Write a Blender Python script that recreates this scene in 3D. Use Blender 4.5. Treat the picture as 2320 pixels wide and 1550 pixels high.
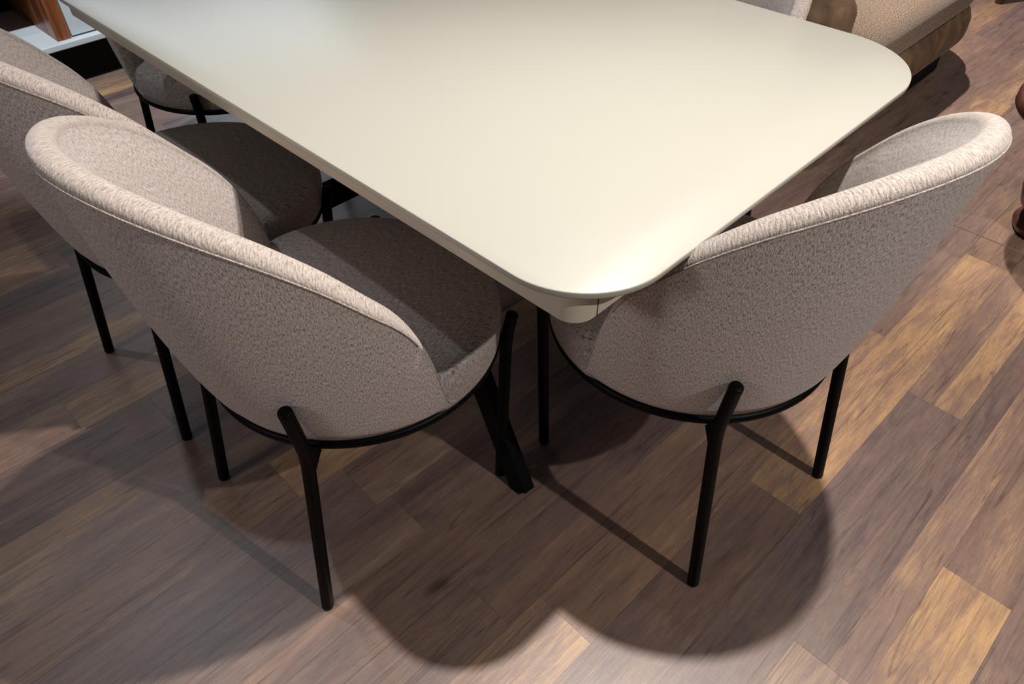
import bpy, bmesh, math, random
from mathutils import Vector, Matrix
import numpy as np
R = math.radians
for o in list(bpy.data.objects): bpy.data.objects.remove(o)
scene = bpy.context.scene
COL = scene.collection

# ------------------------------------------------------------ camera
cam = bpy.data.cameras.new('camera'); camo = bpy.data.objects.new('camera', cam); COL.objects.link(camo)
camo.location = (0, 0, 1.37); camo.rotation_euler = (R(90 - 43.795), 0, 0)
cam.sensor_width = 36; cam.lens = 1675 / 2320 * 36; cam.clip_start = .02
scene.camera = camo
# ------------------------------------------------------------ view + world
scene.view_settings.view_transform = 'Standard'; scene.view_settings.look = 'None'
scene.view_settings.exposure = 0; scene.view_settings.gamma = 1
w = bpy.data.worlds.new('world'); scene.world = w; w.use_nodes = True
w.node_tree.nodes['Background'].inputs[0].default_value = (.80, .88, 1, 1)
w.node_tree.nodes['Background'].inputs[1].default_value = .06

# ------------------------------------------------------------ ceiling spots of the showroom, and added fill lights
def spot(name, loc, target, power, col, size=80, blend=.5, rad=.04):
    l = bpy.data.lights.new(name, 'SPOT'); o = bpy.data.objects.new(name, l); COL.objects.link(o)
    l.energy = power; l.color = col; l.spot_size = R(size); l.spot_blend = blend; l.shadow_soft_size = rad
    o.location = loc
    d = Vector(target) - Vector(loc); o.rotation_euler = d.to_track_quat('-Z', 'Y').to_euler()
    return o
WARM = (1, .925, .86); NEUT = (1, .95, .90); COOL = (.86, .93, 1)
spot('spot_key',    (.65, 1.12, 3.05), (.20, .58, 0), 400, WARM, 82, .95, .035)
spot('spot_behind', (2.1, -.50, 2.9), (.2, .9, 0), 190, NEUT, 75, .5, .03)
spot('fill_front',  (-3.2, -1.3, 2.5), (.1, .95, .5), 105, NEUT, 50, .6, .40)  # added soft fill from the front left, stands in for diffuse room light
spot('spot_cool',   (-1.70, 1.80, 3.0), (-1.3, 2.0, 0), 48, COOL, 115, .6, .03)
spot('fill_cabinet', (-1.0, 1.75, 3.0), (-1.9, 3.1, .2), 400, COOL, 42, .6, .03)  # added narrow cool light, only there to brighten the cabinet
spot('spot_far',    (1.25, 3.7, 3.1), (2.3, 2.75, 0), 640, WARM, 58, .7, .03)
spot('fill_armchair', (2.7, 1.3, 3.1), (1.75, 2.75, .3), 120, WARM, 52, .6, .03)  # added light that lifts the armchair and the floor beside it
al = bpy.data.lights.new('sheen_area', 'AREA'); alo = bpy.data.objects.new('sheen_area', al); COL.objects.link(alo)  # added unseen cool panel, gives the far tabletop its bluish sheen
al.shape = 'RECTANGLE'; al.size = 2.6; al.size_y = 1.6; al.energy = 36; al.color = (.80, .90, 1)
alo.location = (-3.0, 6.2, 2.2); alo.rotation_euler = (Vector((-.6, 1.6, .7)) - Vector(alo.location)).to_track_quat('-Z', 'Y').to_euler()

# ------------------------------------------------------------ node helpers
def s2l(c):
    return tuple(((x / 255) / 12.92 if x / 255 <= .04045 else ((x / 255 + .055) / 1.055) ** 2.4) for x in c) + (1,)
def newmat(name):
    m = bpy.data.materials.new(name); m.use_nodes = True
    nt = m.node_tree; b = nt.nodes['Principled BSDF']
    return m, nt, b
def N(nt, t, **kw):
    n = nt.nodes.new(t)
    for k, v in kw.items(): setattr(n, k, v)
    return n
def ramp(nt, stops):
    r = N(nt, 'ShaderNodeValToRGB'); e = r.color_ramp.elements
    e[0].position, e[0].color = stops[0]; e[1].position, e[1].color = stops[-1]
    for p_, c in stops[1:-1]:
        x = e.new(p_); x.color = c
    return r
def plain(name, rgb, rough=.5, metal=0, spec=.5, bump=None, k=.93):
    m, nt, b = newmat(name)
    b.inputs['Roughness'].default_value = rough; b.inputs['Metallic'].default_value = metal
    b.inputs['Specular IOR Level'].default_value = spec
    tc = N(nt, 'ShaderNodeTexCoord'); n = N(nt, 'ShaderNodeTexNoise'); n.inputs['Scale'].default_value = bump[0] if bump else 8
    n.inputs['Detail'].default_value = 4
    nt.links.new(tc.outputs['Object'], n.inputs['Vector'])
    c0 = s2l(rgb)
    r = ramp(nt, [(.3, tuple(x * k for x in c0[:3]) + (1,)), (.7, c0)])
    nt.links.new(n.outputs['Fac'], r.inputs[0]); nt.links.new(r.outputs[0], b.inputs['Base Color'])
    if bump:
        bp = N(nt, 'ShaderNodeBump'); bp.inputs['Strength'].default_value = bump[1]; bp.inputs['Distance'].default_value = .001
        nt.links.new(n.outputs['Fac'], bp.inputs['Height']); nt.links.new(bp.outputs[0], b.inputs['Normal'])
    return m

def fabric(name, dark, mid, light, ribs=False, su=560, sv=150, sheen=.25):
    m, nt, b = newmat(name); L = nt.links
    uv = N(nt, 'ShaderNodeUVMap')
    mp = N(nt, 'ShaderNodeMapping'); mp.inputs['Scale'].default_value = (su, sv, 1)
    L.new(uv.outputs[0], mp.inputs[0])
    n1 = N(nt, 'ShaderNodeTexNoise'); n1.inputs['Scale'].default_value = 1; n1.inputs['Detail'].default_value = 2.5; n1.inputs['Roughness'].default_value = .65
    n1.inputs['Distortion'].default_value = .15
    L.new(mp.outputs[0], n1.inputs['Vector'])
    mp2 = N(nt, 'ShaderNodeMapping'); mp2.inputs['Scale'].default_value = (520, 420, 1); L.new(uv.outputs[0], mp2.inputs[0])
    n2 = N(nt, 'ShaderNodeTexNoise'); n2.inputs['Scale'].default_value = 1; n2.inputs['Detail'].default_value = 3; n2.inputs['Roughness'].default_value = .7
    L.new(mp2.outputs[0], n2.inputs['Vector'])
    mx = N(nt, 'ShaderNodeMix'); mx.data_type = 'FLOAT'; mx.inputs[0].default_value = .36
    L.new(n1.outputs['Fac'], mx.inputs[2]); L.new(n2.outputs['Fac'], mx.inputs[3])
    r = ramp(nt, [(.36, s2l(dark)), (.47, s2l(mid)), (.64, s2l(light))])
    L.new(mx.outputs[0], r.inputs[0])
    L.new(r.outputs[0], b.inputs['Base Color'])
    h = mx.outputs[0]
    if ribs:
        wv = N(nt, 'ShaderNodeTexWave'); wv.bands_direction = 'X'; wv.inputs['Scale'].default_value = 56
        wv.inputs['Distortion'].default_value = 5; wv.inputs['Detail'].default_value = 2; wv.inputs['Detail Scale'].default_value = 1.6
        L.new(uv.outputs[0], wv.inputs['Vector'])
        ad = N(nt, 'ShaderNodeMath', operation='MULTIPLY_ADD'); ad.inputs[1].default_value = .28
        L.new(wv.outputs['Fac'], ad.inputs[0]); L.new(h, ad.inputs[2]); h = ad.outputs[0]
    bp = N(nt, 'ShaderNodeBump'); bp.inputs['Strength'].default_value = .75; bp.inputs['Distance'].default_value = .0022
    L.new(h, bp.inputs['Height']); L.new(bp.outputs[0], b.inputs['Normal'])
    b.inputs['Roughness'].default_value = .95; b.inputs['Specular IOR Level'].default_value = .15
    b.inputs['Sheen Weight'].default_value = sheen; b.inputs['Sheen Roughness'].default_value = .45
    b.inputs['Sheen Tint'].default_value = (1, .97, .95, 1)
    return m

M = {}
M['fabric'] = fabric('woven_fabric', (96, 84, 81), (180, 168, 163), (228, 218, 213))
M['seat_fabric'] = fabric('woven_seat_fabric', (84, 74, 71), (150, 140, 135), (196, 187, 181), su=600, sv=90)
M['rim'] = fabric('woven_fabric_rim', (132, 119, 112), (172, 160, 152), (201, 190, 182), ribs=True, su=600, sv=95)
M['piping'] = fabric('woven_piping', (84, 72, 67), (146, 133, 126), (200, 189, 181), su=300, sv=300)
M['black'] = plain('black_steel', (5, 5, 6), .45, 0, .10, (400, .1))
M['table_steel'] = plain('table_steel', (5, 7, 7), .5, 0, .12)
M['cream'] = plain('cream_lacquer', (173, 171, 160), .36, 0, .5, None, .99)
M['cream_edge'] = plain('cream_lacquer_edge', (190, 184, 170), .4, 0, .45, None, .99)
M['apron'] = plain('cream_apron', (196, 188, 172), .45, 0, .4, None, .99)
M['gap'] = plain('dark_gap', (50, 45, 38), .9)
M['white'] = plain('white_lacquer', (205, 210, 212), .35)
M['deep'] = plain('black_panel', (6, 6, 6), .7, 0, .2)
M['boucle'] = fabric('boucle_fabric', (66, 50, 42), (112, 93, 78), (172, 152, 132), su=190, sv=190, sheen=.2)
M['velvet'] = None
m, nt, b = newmat('brown_velvet')
tc = N(nt, 'ShaderNodeTexCoord'); n = N(nt, 'ShaderNodeTexNoise'); n.inputs['Scale'].default_value = 7; n.inputs['Detail'].default_value = 5; n.inputs['Distortion'].default_value = 1.2
nt.links.new(tc.outputs['Object'], n.inputs['Vector'])
r_ = ramp(nt, [(.3, s2l((84, 62, 46))), (.55, s2l((116, 90, 66))), (.75, s2l((142, 114, 84)))])
nt.links.new(n.outputs['Fac'], r_.inputs[0]); nt.links.new(r_.outputs[0], b.inputs['Base Color'])
b.inputs['Roughness'].default_value = .8; b.inputs['Sheen Weight'].default_value = .15; b.inputs['Sheen Tint'].default_value = (.8, .65, .5, 1); b.inputs['Sheen Roughness'].default_value = .3
M['velvet'] = m

def wood(name, stops, scale=(3, 40, 40), rough=.35, axis_uv=False):
    m, nt, b = newmat(name)
    tc = N(nt, 'ShaderNodeTexCoord'); mp = N(nt, 'ShaderNodeMapping'); mp.inputs['Scale'].default_value = scale
    nt.links.new(tc.outputs['Object'], mp.inputs[0])
    n = N(nt, 'ShaderNodeTexNoise'); n.inputs['Scale'].default_value = 1; n.inputs['Detail'].default_value = 5; n.inputs['Distortion'].default_value = .6
    nt.links.new(mp.outputs[0], n.inputs['Vector'])
    r = ramp(nt, stops); nt.links.new(n.outputs['Fac'], r.inputs[0]); nt.links.new(r.outputs[0], b.inputs['Base Color'])
    b.inputs['Roughness'].default_value = rough
    return m
M['walnut'] = wood('striped_walnut', [(.3, s2l((70, 36, 20))), (.5, s2l((128, 72, 42))), (.7, s2l((165, 100, 60)))], (28, 28, 2.2), .3)
M['darkwood'] = wood('dark_red_wood', [(.3, s2l((52, 24, 16))), (.6, s2l((84, 42, 32))), (.8, s2l((108, 62, 48)))], (30, 4, 4), .45)

# floor
def floor_mat():
    m, nt, b = newmat('wood_plank_floor'); L = nt.links
    at = N(nt, 'ShaderNodeAttribute'); at.attribute_name = 'tone'
    uv = N(nt, 'ShaderNodeUVMap')
    def noise(sc, det, dist, rough=.6):
        mp = N(nt, 'ShaderNodeMapping'); mp.inputs['Scale'].default_value = sc; L.new(uv.outputs[0], mp.inputs[0])
        n = N(nt, 'ShaderNodeTexNoise'); n.inputs['Scale'].default_value = 1; n.inputs['Detail'].default_value = det
        n.inputs['Distortion'].default_value = dist; n.inputs['Roughness'].default_value = rough
        L.new(mp.outputs[0], n.inputs['Vector']); return n.outputs['Fac']
    big = noise((1.6, 9, 1), 3, 1.0)
    grain = noise((7, 130, 1), 5, .9, .7)
    fine = noise((22, 480, 1), 4, .3, .75)
    saw = noise((210, 14, 1), 2, .6)
    cont = noise((1.3, 13, 1), 2, 1.4, .5)
    def madd(a, k, c):
        x = N(nt, 'ShaderNodeMath', operation='MULTIPLY_ADD'); L.new(a, x.inputs[0]); x.inputs[1].default_value = k
        if isinstance(c, (int, float)): x.inputs[2].default_value = c
        else: L.new(c, x.inputs[2])
        return x.outputs[0]
    cloud = noise((6, 30, 1), 4, 1.2, .65)
    t = madd(at.outputs['Fac'], .58, -.66)
    t = madd(big, .70, t); t = madd(cloud, .45, t); t = madd(grain, .38, t); t = madd(fine, .42, t); t = madd(saw, .10, t)
    r = ramp(nt, [(.06, s2l((50, 38, 38))), (.34, s2l((86, 69, 66))), (.54, s2l((114, 91, 82))), (.76, s2l((138, 109, 91))), (1, s2l((184, 146, 104)))])
    L.new(t, r.inputs[0])
    r2 = ramp(nt, [(.06, s2l((44, 35, 38))), (.34, s2l((78, 65, 66))), (.54, s2l((101, 85, 82))), (.76, s2l((122, 103, 95))), (1, s2l((150, 128, 112)))])
    L.new(t, r2.inputs[0])
    aw = N(nt, 'ShaderNodeAttribute'); aw.attribute_name = 'grey'
    mh = N(nt, 'ShaderNodeMix'); mh.data_type = 'RGBA'; L.new(aw.outputs['Fac'], mh.inputs[0])
    L.new(r.outputs[0], mh.inputs[6]); L.new(r2.outputs[0], mh.inputs[7])
    # cathedral grain: thin contour lines
    cm = N(nt, 'ShaderNodeMath', operation='MULTIPLY'); L.new(cont, cm.inputs[0]); cm.inputs[1].default_value = 17
    fr = N(nt, 'ShaderNodeMath', operation='FRACT'); L.new(cm.outputs[0], fr.inputs[0])
    rc = ramp(nt, [(0, (.70, .66, .66, 1)), (.10, (.97, .97, .97, 1)), (.85, (1.0, 1.0, 1.0, 1)), (1, (.74, .70, .70, 1))]); L.new(fr.outputs[0], rc.inputs[0])
    mc = N(nt, 'ShaderNodeMix'); mc.data_type = 'RGBA'; mc.blend_type = 'MULTIPLY'; mc.inputs[0].default_value = .55
    L.new(mh.outputs[2], mc.inputs[6]); L.new(rc.outputs[0], mc.inputs[7])
    ck = noise((.75, 24, 1), 1.5, 1.0, .5)
    c1 = N(nt, 'ShaderNodeMath', operation='SUBTRACT'); L.new(ck, c1.inputs[0]); c1.inputs[1].default_value = .52
    c2 = N(nt, 'ShaderNodeMath', operation='ABSOLUTE'); L.new(c1.outputs[0], c2.inputs[0])
    rk0 = ramp(nt, [(0, (.36, .33, .36, 1)), (.010, (1, 1, 1, 1))]); L.new(c2.outputs[0], rk0.inputs[0])
    mk = N(nt, 'ShaderNodeMix'); mk.data_type = 'RGBA'; mk.blend_type = 'MULTIPLY'; mk.inputs[0].default_value = .62
    L.new(mc.outputs[2], mk.inputs[6]); L.new(rk0.outputs[0], mk.inputs[7])
    # dark streak lines and knots
    st = noise((2.2, 70, 1), 2, 2.0)
    rs = ramp(nt, [(.27, (.45, .42, .45, 1)), (.36, (1, 1, 1, 1))]); L.new(st, rs.inputs[0])
    mx = N(nt, 'ShaderNodeMix'); mx.data_type = 'RGBA'; mx.blend_type = 'MULTIPLY'; mx.inputs[0].default_value = .8
    L.new(mk.outputs[2], mx.inputs[6]); L.new(rs.outputs[0], mx.inputs[7])
    vo = N(nt, 'ShaderNodeTexVoronoi'); vo.inputs['Scale'].default_value = 1
    mp = N(nt, 'ShaderNodeMapping'); mp.inputs['Scale'].default_value = (2.6, 5, 1); L.new(uv.outputs[0], mp.inputs[0]); L.new(mp.outputs[0], vo.inputs['Vector'])
    rk = ramp(nt, [(.035, (.30, .27, .28, 1)), (.10, (1, 1, 1, 1))]); L.new(vo.outputs['Distance'], rk.inputs[0])
    mx2 = N(nt, 'ShaderNodeMix'); mx2.data_type = 'RGBA'; mx2.blend_type = 'MULTIPLY'; mx2.inputs[0].default_value = .7
    L.new(mx.outputs[2], mx2.inputs[6]); L.new(rk.outputs[0], mx2.inputs[7])
    L.new(mx2.outputs[2], b.inputs['Base Color'])
    b.inputs['Roughness'].default_value = .40; b.inputs['Specular IOR Level'].default_value = .75
    bp = N(nt, 'ShaderNodeBump'); bp.inputs['Strength'].default_value = .5; bp.inputs['Distance'].default_value = .0008
    L.new(t, bp.inputs['Height']); L.new(bp.outputs[0], b.inputs['Normal'])
    return m
M['floor'] = floor_mat()

# ------------------------------------------------------------ object helpers
def empty(name, loc, rz=0, label=None, cat=None, group=None):
    o = bpy.data.objects.new(name, None); COL.objects.link(o); o.location = loc; o.rotation_euler = (0, 0, rz)
    o.empty_display_size = .1
    if label: o['label'] = label
    if cat: o['category'] = cat
    if group: o['group'] = group
    return o
def mesh_obj(name, verts, faces, mat, parent=None, smooth=True, uvs=None, mats=None, fmat=None, auto=None):
    me = bpy.data.meshes.new(name); me.from_pydata([tuple(v) for v in verts], [], faces); me.update()
    for mm in (mats or [mat]): me.materials.append(mm)
    if uvs is not None:
        ul = me.uv_layers.new(name='UVMap')
        for i, l in enumerate(me.loops): ul.data[i].uv = uvs[l.vertex_index]
    if fmat is not None:
        for p_, k in zip(me.polygons, fmat): p_.material_index = k
    for p_ in me.polygons: p_.use_smooth = smooth
    o = bpy.data.objects.new(name, me); COL.objects.link(o)
    if parent: o.parent = parent
    return o
def clean(o):
    bm = bmesh.new(); bm.from_mesh(o.data); bmesh.ops.recalc_face_normals(bm, faces=bm.faces); bm.to_mesh(o.data); bm.free(); return o
def tube(name, pts, rad, mat, parent, seg=20, caps='round', closed=False):
    pts = [Vector(p_) for p_ in pts]; V = []; F = []
    n = len(pts)
    rings = []
    if caps == 'round' and not closed:
        d0 = (pts[0] - pts[1]).normalized(); d1 = (pts[-1] - pts[-2]).normalized()
        rr = rad
        seq = [(pts[0] + d0 * rr * .35 * math.sin(a), rr * (.72 + .28 * math.cos(a)) if a < 1.5 else .0001) for a in (1.57, 1.2, .8, .4)]
        seq[0] = (pts[0] + d0 * rr * .35, .0001)
        seq += [(p_, rr) for p_ in pts]
        e = [(pts[-1] + d1 * rr * .35 * math.sin(a), rr * (.72 + .28 * math.cos(a))) for a in (.4, .8, 1.2)] + [(pts[-1] + d1 * rr * .35, .0001)]
        seq += e
    else: seq = [(p_, rad) for p_ in pts]
    m = len(seq)
    up = Vector((0, 0, 1))
    prev = None
    for i, (c, r) in enumerate(seq):
        if closed: t = (seq[(i + 1) % m][0] - seq[i - 1][0]).normalized()
        else: t = (seq[min(i + 1, m - 1)][0] - seq[max(i - 1, 0)][0]).normalized()
        if prev is None: a = t.orthogonal().normalized()
        else: a = (prev - t * prev.dot(t)).normalized()
        prev = a; bb = t.cross(a)
        for k in range(seg):
            an = 2 * math.pi * k / seg
            V.append(c + (a * math.cos(an) + bb * math.sin(an)) * r)
    for i in range(m if closed else m - 1):
        j = (i + 1) % m
        for k in range(seg):
            k2 = (k + 1) % seg
            F.append((i * seg + k, i * seg + k2, j * seg + k2, j * seg + k))
    return clean(mesh_obj(name, V, F, mat, parent))
def rrect(w_, d_, rads, n=16):
    """outline of a rectangle with four corner radii (near-left, near-right, far-right, far-left)"""
    out = []
    cs = [(0, 0, 180), (w_, 0, 270), (w_, d_, 0), (0, d_, 90)]
    sg = [(1, 1), (-1, 1), (-1, -1), (1, -1)]
    for (x, y, a0), (sx, sy), r in zip(cs, sg, rads):
        cx, cy = x + sx * r, y + sy * r
        for k in range(n + 1):
            a = R(a0 + 90 * k / n); out.append((cx + r * math.cos(a), cy + r * math.sin(a)))
    return out
def offset_poly(poly, d):
    n = len(poly); out = []
    for i in range(n):
        p0 = Vector(poly[i - 1]); p1 = Vector(poly[i]); p2 = Vector(poly[(i + 1) % n])
        e1 = (p1 - p0); e2 = (p2 - p1)
        if e1.length < 1e-7: e1 = e2
        if e2.length < 1e-7: e2 = e1
        e1.normalize(); e2.normalize()
        nn = Vector((e1.y + e2.y, -e1.x - e2.x)).normalized()
        out.append((p1.x - nn.x * d, p1.y - nn.y * d))
    return out
def stack(name, layers, mat, parent=None, smooth=True, cap_bottom=True, cap_top=True, uvscale=None):
    """loft through (outline, z) layers of equal length"""
    V = []; F = []; n = len(layers[0][0])
    for poly, z in layers:
        for q in poly: V.append((q[0], q[1], z))
    for i in range(len(layers) - 1):
        for k in range(n):
            k2 = (k + 1) % n
            F.append((i * n + k, i * n + k2, (i + 1) * n + k2, (i + 1) * n + k))
    if cap_bottom: F.append(tuple(reversed(range(n))))
    if cap_top: F.append(tuple((len(layers) - 1) * n + k for k in range(n)))
    uvs = [(v[0] + v[2] * .7, v[1] + v[2] * .7) for v in V] if uvscale else None
    o = mesh_obj(name, V, F, mat, parent, smooth, uvs)
    return o
def sharp(o, ang=35):
    me = o.data; bm = bmesh.new(); bm.from_mesh(me)
    for e in bm.edges:
        if len(e.link_faces) == 2 and e.calc_face_angle(0) > R(ang): e.smooth = False
    bm.to_mesh(me); bm.free(); return o
def box(name, lo, hi, mat, parent=None, bev=.002, seg=2):
    bm = bmesh.new(); bmesh.ops.create_cube(bm, size=1)
    for v in bm.verts:
        v.co = Vector([(a + b_) / 2 + c * (b_ - a) for a, b_, c in zip(lo, hi, v.co)])
    if bev: bmesh.ops.bevel(bm, geom=bm.edges[:], offset=bev, segments=seg, affect='EDGES', profile=.5)
    me = bpy.data.meshes.new(name); bm.to_mesh(me); bm.free(); me.materials.append(mat)
    for p_ in me.polygons: p_.use_smooth = False
    o = bpy.data.objects.new(name, me); COL.objects.link(o)
    if parent: o.parent = parent
    return o
def bar(name, p0, p1, wid, thick, side, mat, parent=None):
    """rectangular bar from p0 to p1; wid measured along 'side'"""
    p0 = Vector(p0); p1 = Vector(p1); t = (p1 - p0).normalized(); s = Vector(side); s = (s - t * s.dot(t)).normalized(); u = t.cross(s)
    V = []
    for c in (p0, p1):
        for a, b_ in ((-1, -1), (1, -1), (1, 1), (-1, 1)): V.append(c + s * a * wid / 2 + u * b_ * thick / 2)
    F = [(0, 1, 2, 3), (7, 6, 5, 4), (0, 4, 5, 1), (1, 5, 6, 2), (2, 6, 7, 3), (3, 7, 4, 0)]
    o = clean(mesh_obj(name, V, F, mat, parent, smooth=False))
    bm = bmesh.new(); bm.from_mesh(o.data); bmesh.ops.bevel(bm, geom=bm.edges[:], offset=.002, segments=2, affect='EDGES', profile=.5); bm.to_mesh(o.data); bm.free()
    return o

# ------------------------------------------------------------ floor: one mesh of planks
def build_floor():
    rnd = random.Random(11)
    ang = R(44.4); cu, su = math.cos(ang), math.sin(ang)
    V = []; F = []; T = []; UV = []
    def quad(u0, u1, n0, n1, tone, du, dn, z=0.0):
        i = len(V)
        for (u, n_) in ((u0, n0), (u1, n0), (u1, n1), (u0, n1)):
            V.append((u * cu - n_ * su, u * su + n_ * cu, z)); UV.append((u + du, n_ + dn))
        F.append((i, i + 1, i + 2, i + 3)); T.append(tone)
    quad(-7, 12, -8, 9, 0, 0, 0, -.0008)
    g = .00022
    n0 = .068 - .132 * 56; row = 0
    while n0 < 7.5:
        u = -6 - rnd.random() * 1.2
        key = round((n0 - .068) / .132)
        if key == -2: u = 1.166 - 1.2 * 6
        if key == 0: u = 1.582 - 1.2 * 6      # end joint seen right of the near chair
        while u < 11.5:
            ln = 1.2
            base = rnd.choice([.25, .35, .42, .5, .5, .58, .68, .8]) + rnd.uniform(-.06, .06)
            if key == -2 and abs(u + ln - 1.166) < .01: base = .86
            if key == -2 and abs(u - 1.166) < .01: base = .45
            if key == 0 and abs(u - 1.582) < .01: base = .72
            if key == 0 and abs(u + ln - 1.582) < .01: base = .42
            split = rnd.random() < .35
            du, dn = rnd.uniform(0, 40), rnd.uniform(0, 40)
            if split:
                quad(u + g, u + ln - g, n0 + g, n0 + .066, base + .1, du, dn)
                quad(u + g, u + ln - g, n0 + .066, n0 + .132 - g, base - .12, du + 3, dn + 5)
            else: quad(u + g, u + ln - g, n0 + g, n0 + .132 - g, base, du, dn)
            u += ln
        n0 += .132; row += 1
    me = bpy.data.meshes.new('floor'); me.from_pydata(V, [], F); me.update(); me.materials.append(M['floor'])
    ul = me.uv_layers.new(name='UVMap')
    at = me.attributes.new('tone', 'FLOAT', 'FACE')
    ag = me.attributes.new('grey', 'FLOAT', 'FACE')
    for i, t in enumerate(T):
        at.data[i].value = t; ag.data[i].value = 0.0 if t > .8 else rnd.choice([0, .15, .3, .45, .6])
    for i, l in enumerate(me.loops): ul.data[i].uv = UV[l.vertex_index]
    o = bpy.data.objects.new('floor', me); COL.objects.link(o); o['kind'] = 'structure'
    return o
build_floor()
# a thin grey seam strip crosses the laminate (two flooring runs meet)
SA = 44.4
def un(u, n_): a = R(SA); return (u * math.cos(a) - n_ * math.sin(a), u * math.sin(a) + n_ * math.cos(a))
t0 = un(2.39, -3.0); t1 = un(2.39, 3.2)
st = bar('trim_1', (t0[0], t0[1], .0004), (t1[0], t1[1], .0004), .004, .0012, (1, 1, 0), plain('seam_strip', (150, 138, 126), .5)); st['kind'] = 'structure'

# ------------------------------------------------------------ dining chair
PZ = [(0, .9134), (20, .8972), (40, .8448), (55, .7808), (67, .7104), (76, .6443), (83, .5625), (89, .4453), (93.5, .424)]
PR = [(0, .3722), (20, .3627), (40, .3417), (55, .3249), (67, .314), (80, .2929), (93.5, .276)]
def interp(tab, x):
    X = [a for a, _ in tab]; Y = [b_ for _, b_ in tab]
    # smooth (Catmull-Rom style) interpolation, even about 0
    x = abs(x)
    for i in range(len(X) - 1):
        if x <= X[i + 1] + 1e-9:
            h = X[i + 1] - X[i]; t = (x - X[i]) / h
            m0 = 0 if i == 0 else (Y[i + 1] - Y[i - 1]) / (X[i + 1] - X[i - 1])
            m1 = (Y[i + 2] - Y[i]) / (X[i + 2] - X[i]) if i + 2 < len(X) else (Y[i + 1] - Y[i]) / h
            return (2 * t**3 - 3 * t**2 + 1) * Y[i] + (t**3 - 2 * t**2 + t) * h * m0 + (-2 * t**3 + 3 * t**2) * Y[i + 1] + (t**3 - t**2) * h * m1
    return Y[-1]
CY = .055; PHM = 93.5
def chair_shell(parent):
    NP = 120; V = []; UV = []; F = []; FM = []
    nout, nroll, nin = 16, 12, 14
    zb = .412; rb = .268
    sect_n = None
    for ip in range(NP + 1):
        # denser near the arm ends
        s = -1 + 2 * ip / NP
        ph = PHM * math.copysign(1 - (1 - abs(s)) ** 1.25, s)
        zp = interp(PZ, ph); rp = interp(PR, ph)
        hgt = zp - zb
        P_ = []  # (rho, z, kind)
        # outer wall : gently convex
        for k in range(nout):
            t = k / nout
            bulge = .0041 * math.sin(math.pi * t) * min(1, hgt / .3)
            rho = rb + (rp - rb) * (t ** .711) + bulge
            P_.append((rho, zb + hgt * t, 0))
        # roll over the top
        wdt = .0382; wdt = wdt if hgt > .12 else .0382 * max(.35, hgt / .12)
        slope = (rp - rb) / max(hgt, .05)
        tilt = math.atan(min(slope, .6))
        rr = wdt / 2; cxr = rp - rr * .98; czr = zp - .003
        for k in range(nroll + 1):
            a = -.15 + (math.pi + .35) * k / nroll
            x = rr * math.cos(a); y = rr * .86 * math.sin(a)
            P_.append((cxr + x * math.cos(-tilt * .3) - y * math.sin(-tilt * .3), czr + x * math.sin(-tilt * .3) + y * math.cos(-tilt * .3), 1))
        ri = cxr - rr * 1.0
        for k in range(1, nin + 1):
            t = k / nin
            rbi = rb - .036
            rho = ri + (rbi - ri) * (t ** .85) - .010 * math.sin(math.pi * t) * min(1, hgt / .3)
            P_.append((rho, czr + (zb + .002 - czr) * t, 2))
        u = R(ph) * .33; vacc = 0; a = R(ph)
        sect_n = len(P_)
        for k, (rho, z, kd) in enumerate(P_):
            if k: vacc += math.hypot(rho - P_[k - 1][0], z - P_[k - 1][1])
            V.append((rho * math.sin(a), CY - rho * math.cos(a), z)); UV.append((u, vacc + (z - zb if kd == 0 else 0) * 0))
    n = sect_n
    for i in range(NP):
        for k in range(n - 1):
            F.append((i * n + k, (i + 1) * n + k, (i + 1) * n + k + 1, i * n + k + 1))
            FM.append(1 if nout <= k < nout + nroll else 0)
        F.append((i * n + n - 1, (i + 1) * n + n - 1, (i + 1) * n, i * n)); FM.append(0)
    F.append(tuple(range(n))); FM.append(0); F.append(tuple(reversed([NP * n + k for k in range(n)]))); FM.append(0)
    o = mesh_obj('backrest', V, F, None, parent, True, UV, [M['fabric'], M['rim']], FM)
    clean(o)
    pts = []
    for i in range(161):
        ph = -79 + 158 * i / 160; a = R(ph); rp = interp(PR, ph) + .0008; zp = interp(PZ, ph) - .004
        pts.append((rp * math.sin(a), CY - rp * math.cos(a), zp))
    pp = tube('piping', pts, .0016, M['piping'], o, seg=8)
    pp.data.uv_layers.new(name='UVMap')
    for i, l in enumerate(pp.data.loops):
        vi = l.vertex_index; pp.data.uv_layers[0].data[i].uv = (vi // 8 * .006, (vi % 8) * .002)
    return o
def disc_layers(rx, prof, n=72, cy=CY, sq=2.0):
    out = []
    for ins, z in prof:
        r = rx - ins
        out.append(([(r * math.cos(2 * math.pi * k / n), cy + r * math.sin(2 * math.pi * k / n)) for k in range(n)], z))
    return out
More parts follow.
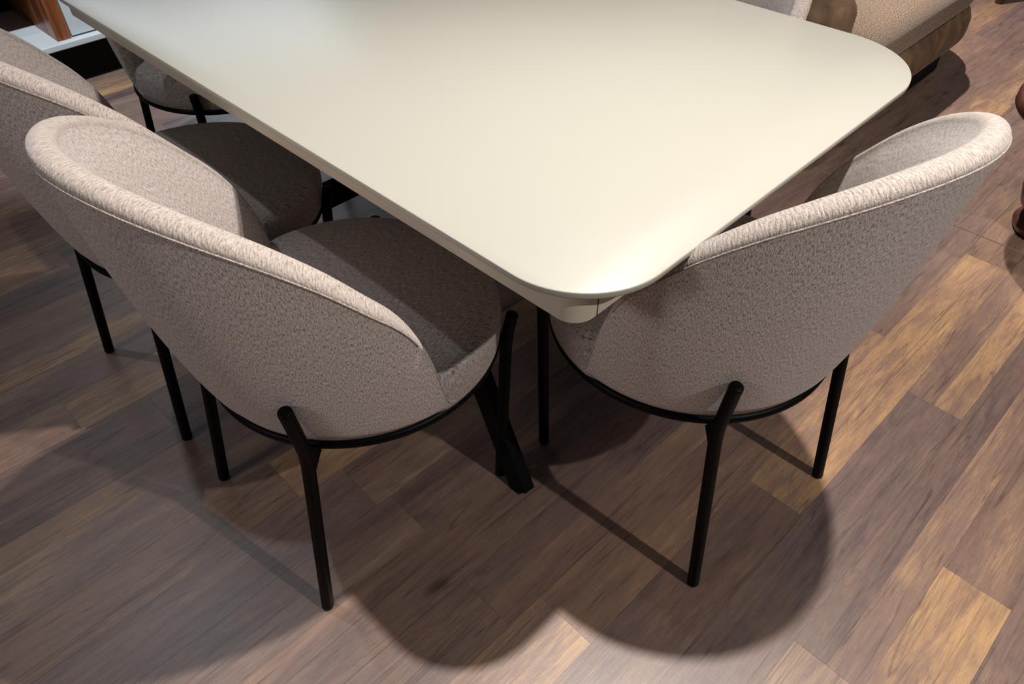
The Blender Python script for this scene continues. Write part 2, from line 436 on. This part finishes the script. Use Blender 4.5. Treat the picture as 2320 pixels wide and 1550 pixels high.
def make_chair(label):
    t = empty('dining_chair', (0, 0, 0), 0, label, 'chair')
    chair_shell(t)
    # seat cushion : domed disc; keeps inside the shell at the back
    n = 96; V = []; F = []; UV = []
    prof = [(0.0, .412), (-.002, .43), (-.003, .448), (-.001, .466), (.004, .480), (.012, .489), (.024, .494), (.05, .498), (.09, .502), (.14, .505), (.20, .507), (.25, .508)]
    def rad(a, ins):
        front = math.sin(a)
        base = .274 if front > 0 else .274 - .028 * min(1, -front * 2.2)
        return base - ins
    V.append((0, CY, .412)); UV.append((0, 0))
    for ins, z in prof:
        for k in range(n):
            a = 2 * math.pi * k / n; r = max(rad(a, ins), .005)
            x, y = r * math.cos(a), CY + r * math.sin(a)
            V.append((x, y, z)); UV.append((x + (z - .5) * .6 * math.cos(a), y + (z - .5) * .6 * math.sin(a)))
    for k in range(n):
        F.append((0, 1 + (k + 1) % n, 1 + k))
    for i in range(len(prof) - 1):
        for k in range(n):
            k2 = (k + 1) % n
            F.append((1 + i * n + k, 1 + i * n + k2, 1 + (i + 1) * n + k2, 1 + (i + 1) * n + k))
    F.append(tuple(1 + (len(prof) - 1) * n + k for k in range(n)))
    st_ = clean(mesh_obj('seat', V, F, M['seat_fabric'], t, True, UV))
    ul = st_.data.uv_layers[0]
    for p_ in st_.data.polygons:
        if p_.center.z < .484 and len(p_.vertices) == 4 and p_.center.z > .413:
            a0 = math.atan2(p_.center.y - CY, p_.center.x)
            for li in p_.loop_indices:
                co = st_.data.vertices[st_.data.loops[li].vertex_index].co
                a = math.atan2(co.y - CY, co.x); a = a0 + (a - a0 + math.pi) % (2 * math.pi) - math.pi
                ul.data[li].uv = (a * .274 + 3, co.z)
    # ring
    pts = [(.2665 * math.cos(R(a)), CY + .2665 * math.sin(R(a)), .4035) for a in range(0, 360, 4)]
    ring = tube('seat_ring', pts, .0095, M['black'], t, seg=14, closed=True)
    for sx in (-1, 1):
        tube('leg', smooth_path([(sx * .209, -.229, .004), (sx * .189, -.174, .408), (sx * .200, -.190, .535)]), .0118, M['black'], t)
        br = bar('leg_bracket', (sx * .172, -.150, .392), (sx * .189, -.176, .372), .030, .012, (0, 0, 1), M['black'], t)
        tube('leg', smooth_path([(sx * .209, .229, .004), (sx * .2075, .252, .405), (sx * .214, .261, .462)]), .0118, M['black'], t)
    return t
def smooth_path(pts):
    a, b_, c = [Vector(p_) for p_ in pts]
    d = .03; p1 = b_ + (a - b_).normalized() * d; p2 = b_ + (c - b_).normalized() * d
    out = [a, a.lerp(p1, .5)]
    for k in range(7):
        s = k / 6; out.append(p1 * (1 - s) ** 2 + b_ * 2 * s * (1 - s) + p2 * s * s)
    out.append(c); return out
def copy_tree(o, parent=None):
    c = o.copy(); COL.objects.link(c)
    if parent: c.parent = parent; c.matrix_parent_inverse = o.matrix_parent_inverse.copy()
    for ch in list(o.children): copy_tree(ch, c)
    return c
CHAIRS = [
    (-.3365, .9946, 43.5, 'grey-beige dining chair in the centre foreground, at the near long side of the table'),
    (-.754, 1.412, 45.5, 'grey-beige dining chair behind the foreground chair, cut by the left photo edge'),
    (.381, 1.043, 128.7, 'grey-beige dining chair alone at the short table end on the right'),
    (-.903, 2.243, -44.0, 'dining chair at the far short table end, seen side-on near the low cabinet'),
    (.432, 1.93, 225.6, 'dining chair on the far long table side, its back beside the brown armchair'),
]
proto = make_chair(CHAIRS[0][3])
for i, (x, y, fw, lab) in enumerate(CHAIRS):
    o = proto if i == 0 else copy_tree(proto)
    o.location = (x, y, 0); o.rotation_euler = (0, 0, R(fw - 90)); o['label'] = lab; o['group'] = 'upholstered dining chairs around the table'

# ------------------------------------------------------------ dining table (local x across, y along the length)
TC = (.0963, .6465); TW, TL, TH = 1.047, 1.72, .78
tb = empty('dining_table', (TC[0], TC[1], 0), R(45.7), 'cream lacquered rectangular dining table with rounded corners on black steel legs', 'table')
o0 = rrect(TW, TL, (.135, .185, .18, .17), 20)
layers = [(offset_poly(o0, .003), TH - .012), (offset_poly(o0, .0008), TH - .0105), (o0, TH - .008), (o0, TH - .0016), (offset_poly(o0, .0005), TH - .0006), (offset_poly(o0, .0016), TH)]
top = stack('tabletop', layers, M['cream'], tb); sharp(top, 50)
ax0, ay0 = .031, .048
def shift(poly, dx, dy): return [(a + dx, b_ + dy) for a, b_ in poly]
a0 = shift(rrect(TW - 2 * ax0, TL - 2 * ay0, (.034, .06, .06, .06), 12), ax0, ay0)
ap = stack('apron', [(offset_poly(a0, .002), .7155), (a0, .7175), (a0, TH - .0135)], M['apron'], tb); sharp(ap)
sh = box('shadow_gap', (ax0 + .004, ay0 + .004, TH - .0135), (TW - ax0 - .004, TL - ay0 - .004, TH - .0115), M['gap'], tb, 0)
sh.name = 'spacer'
for xx in (.072, TW - .072):
    s_ = box('apron_joint', (xx - .0008, ay0 - .0006, .7165), (xx + .0008, ay0 + .004, TH - .0135), M['gap'], tb, 0)
# steel base: four sloping legs meeting a beam, cross bars between them
for sy, y0, y1 in ((1, .267, .79), (-1, TL - .267, TL - .79)):
    for x0, x1 in ((.17, .28), (TW - .17, TW - .28)):
        bar('leg', (x0, y0, .002), (x1, y1, .712), .05, .03, (0, 1, 0), M['table_steel'], tb)
    bar('cross_bar', (.25, y1 - .0, .690), (TW - .25, y1, .690), .05, .03, (0, 1, 0), M['table_steel'], tb)
bar('stretcher', (.20, TL - .50, .24), (TW - .20, TL - .50, .24), .07, .03, (0, 0, 1), M['table_steel'], tb)

# ------------------------------------------------------------ armchair (local x along the front, y to the back)
def place(l, s): a1, a2 = R(135.7), R(45.6); return (.0972 * 0 + l * math.cos(a1) + s * math.cos(a2), l * math.sin(a1) + s * math.sin(a2))
ac = place(.83, 2.20)
arm = empty('armchair', (ac[0], ac[1], 0), R(45.6), 'low brown velvet armchair with speckled seat and black plinth beyond the far right table corner', 'armchair')
def pillow(name, x0, y0, x1, y1, z0, z1, rads, edge, mat, parent, bulge=.012, uv=True, puff=0):
    base = shift(rrect(x1 - x0, y1 - y0, rads, 12), x0, y0)
    L_ = []
    n = 7
    for k in range(n + 1):
        a = -math.pi / 2 + math.pi / 2 * k / n
        L_.append((offset_poly(base, edge * (1 - math.cos(a)) ), z0 + edge * (1 + math.sin(a))))
    for k in range(1, n + 1):
        a = math.pi / 2 * k / n
        L_.append((offset_poly(base, edge * (1 - math.cos(a))), z1 - edge * (1 - math.sin(a))))
    if puff:
        for k in range(1, 6):
            L_.append((offset_poly(base, edge + (min(x1 - x0, y1 - y0) * .30) * k / 5), z1 + puff * math.sin(math.pi / 2 * k / 5)))
    return clean(stack(name, L_, mat, parent, uvscale=uv))
pillow('plinth', .06, .05, 1.52, .92, 0, .085, (.16, .22, .2, .2), .004, M['deep'], arm)
pillow('base', .0, 0, 1.62, .98, .08, .28, (.18, .30, .3, .2), .085, M['velvet'], arm)
pillow('seat_cushion', .25, -.01, 1.47, .80, .265, .43, (.13, .26, .22, .12), .075, M['boucle'], arm)
pillow('armrest', -.03, .02, .225, .98, .26, .60, (.10, .10, .1, .1), .07, M['velvet'], arm)
pillow('backrest', .20, .74, 1.58, 1.02, .30, .80, (.12, .12, .12, .12), .09, M['velvet'], arm)

# ------------------------------------------------------------ round side table
sd = empty('side_table', (1.72, 1.93, 0), 0, 'dark red-brown round wooden side table with a bulbous pedestal at the right photo edge', 'side table')
def lathe(name, prof, mat, parent, n=64):
    V = []; F = []
    for r, z in prof:
        for k in range(n): V.append((r * math.cos(2 * math.pi * k / n), r * math.sin(2 * math.pi * k / n), z))
    for i in range(len(prof) - 1):
        for k in range(n):
            k2 = (k + 1) % n; F.append((i * n + k, i * n + k2, (i + 1) * n + k2, (i + 1) * n + k))
    F.append(tuple(reversed(range(n)))); F.append(tuple((len(prof) - 1) * n + k for k in range(n)))
    o = clean(mesh_obj(name, V, F, mat, parent)); sharp(o, 40); return o
lathe('base', [(.11, 0), (.125, .004), (.13, .02), (.12, .035), (.08, .05)], M['darkwood'], sd)
lathe('pedestal', [(.07, .045), (.10, .055), (.135, .085), (.148, .13), (.138, .18), (.11, .24), (.085, .30), (.075, .34), (.08, .372)], M['darkwood'], sd)
lathe('table_top', [(.25, .37), (.27, .373), (.275, .380), (.275, .404), (.270, .410), (.0005, .410)], M['darkwood'], sd)
cup = lathe('saucer', [(.055, .410), (.075, .417), (.083, .424), (.080, .4255), (.055, .417), (.0005, .4155)], M['white'], None)
cup.location = (1.62, 1.945, 0.0005); cup['label'] = 'small white round dish on the dark wooden side table'; cup['category'] = 'dish'

# ------------------------------------------------------------ low cabinet at the far left
cb0 = (-1.815, 2.965)
cb = empty('low_cabinet', (cb0[0], cb0[1], 0), R(45.6), 'low media cabinet with white slab, walnut divider and white door at the upper left corner', 'cabinet')
# local x along the front (to the right), y to the back
box('plinth', (-1.3, .05, 0), (.40, .50, .165), M['deep'], cb)
box('bottom_slab', (-1.35, -.03, .165), (.44, .55, .19), M['white'], cb, .004)
box('divider', (0, .0, .19), (.055, .52, .62), M['walnut'], cb, .001)
dr = box('door', (.060, .004, .196), (.43, .024, .60), M['white'], cb, .002)
box('carcass', (.057, .026, .19), (.432, .52, .60), M['white'], cb, .002)
box('back_panel', (-1.33, .50, .19), (0, .54, .62), M['deep'], cb, .001)
box('top_panel', (-1.35, -.01, .62), (.44, .55, .645), M['walnut'], cb, .002)
box('side_panel', (-1.35, 0, .19), (-1.31, .52, .62), M['walnut'], cb, .002)

# ------------------------------------------------------------ furniture foot at the top right edge
fs = empty('low_stool', (2.62, 4.20, 0), R(20), 'dark wooden low stool whose foot shows at the upper right photo edge', 'stool')
for x in (-.2, .2):
    for y in (-.2, .2):
        tube('leg', [(x, y, .003), (x * .9, y * .9, .36)], .022, M['darkwood'], fs)
pillow('seat', -.24, -.24, .24, .24, .35, .43, (.06,) * 4, .03, M['velvet'], fs)
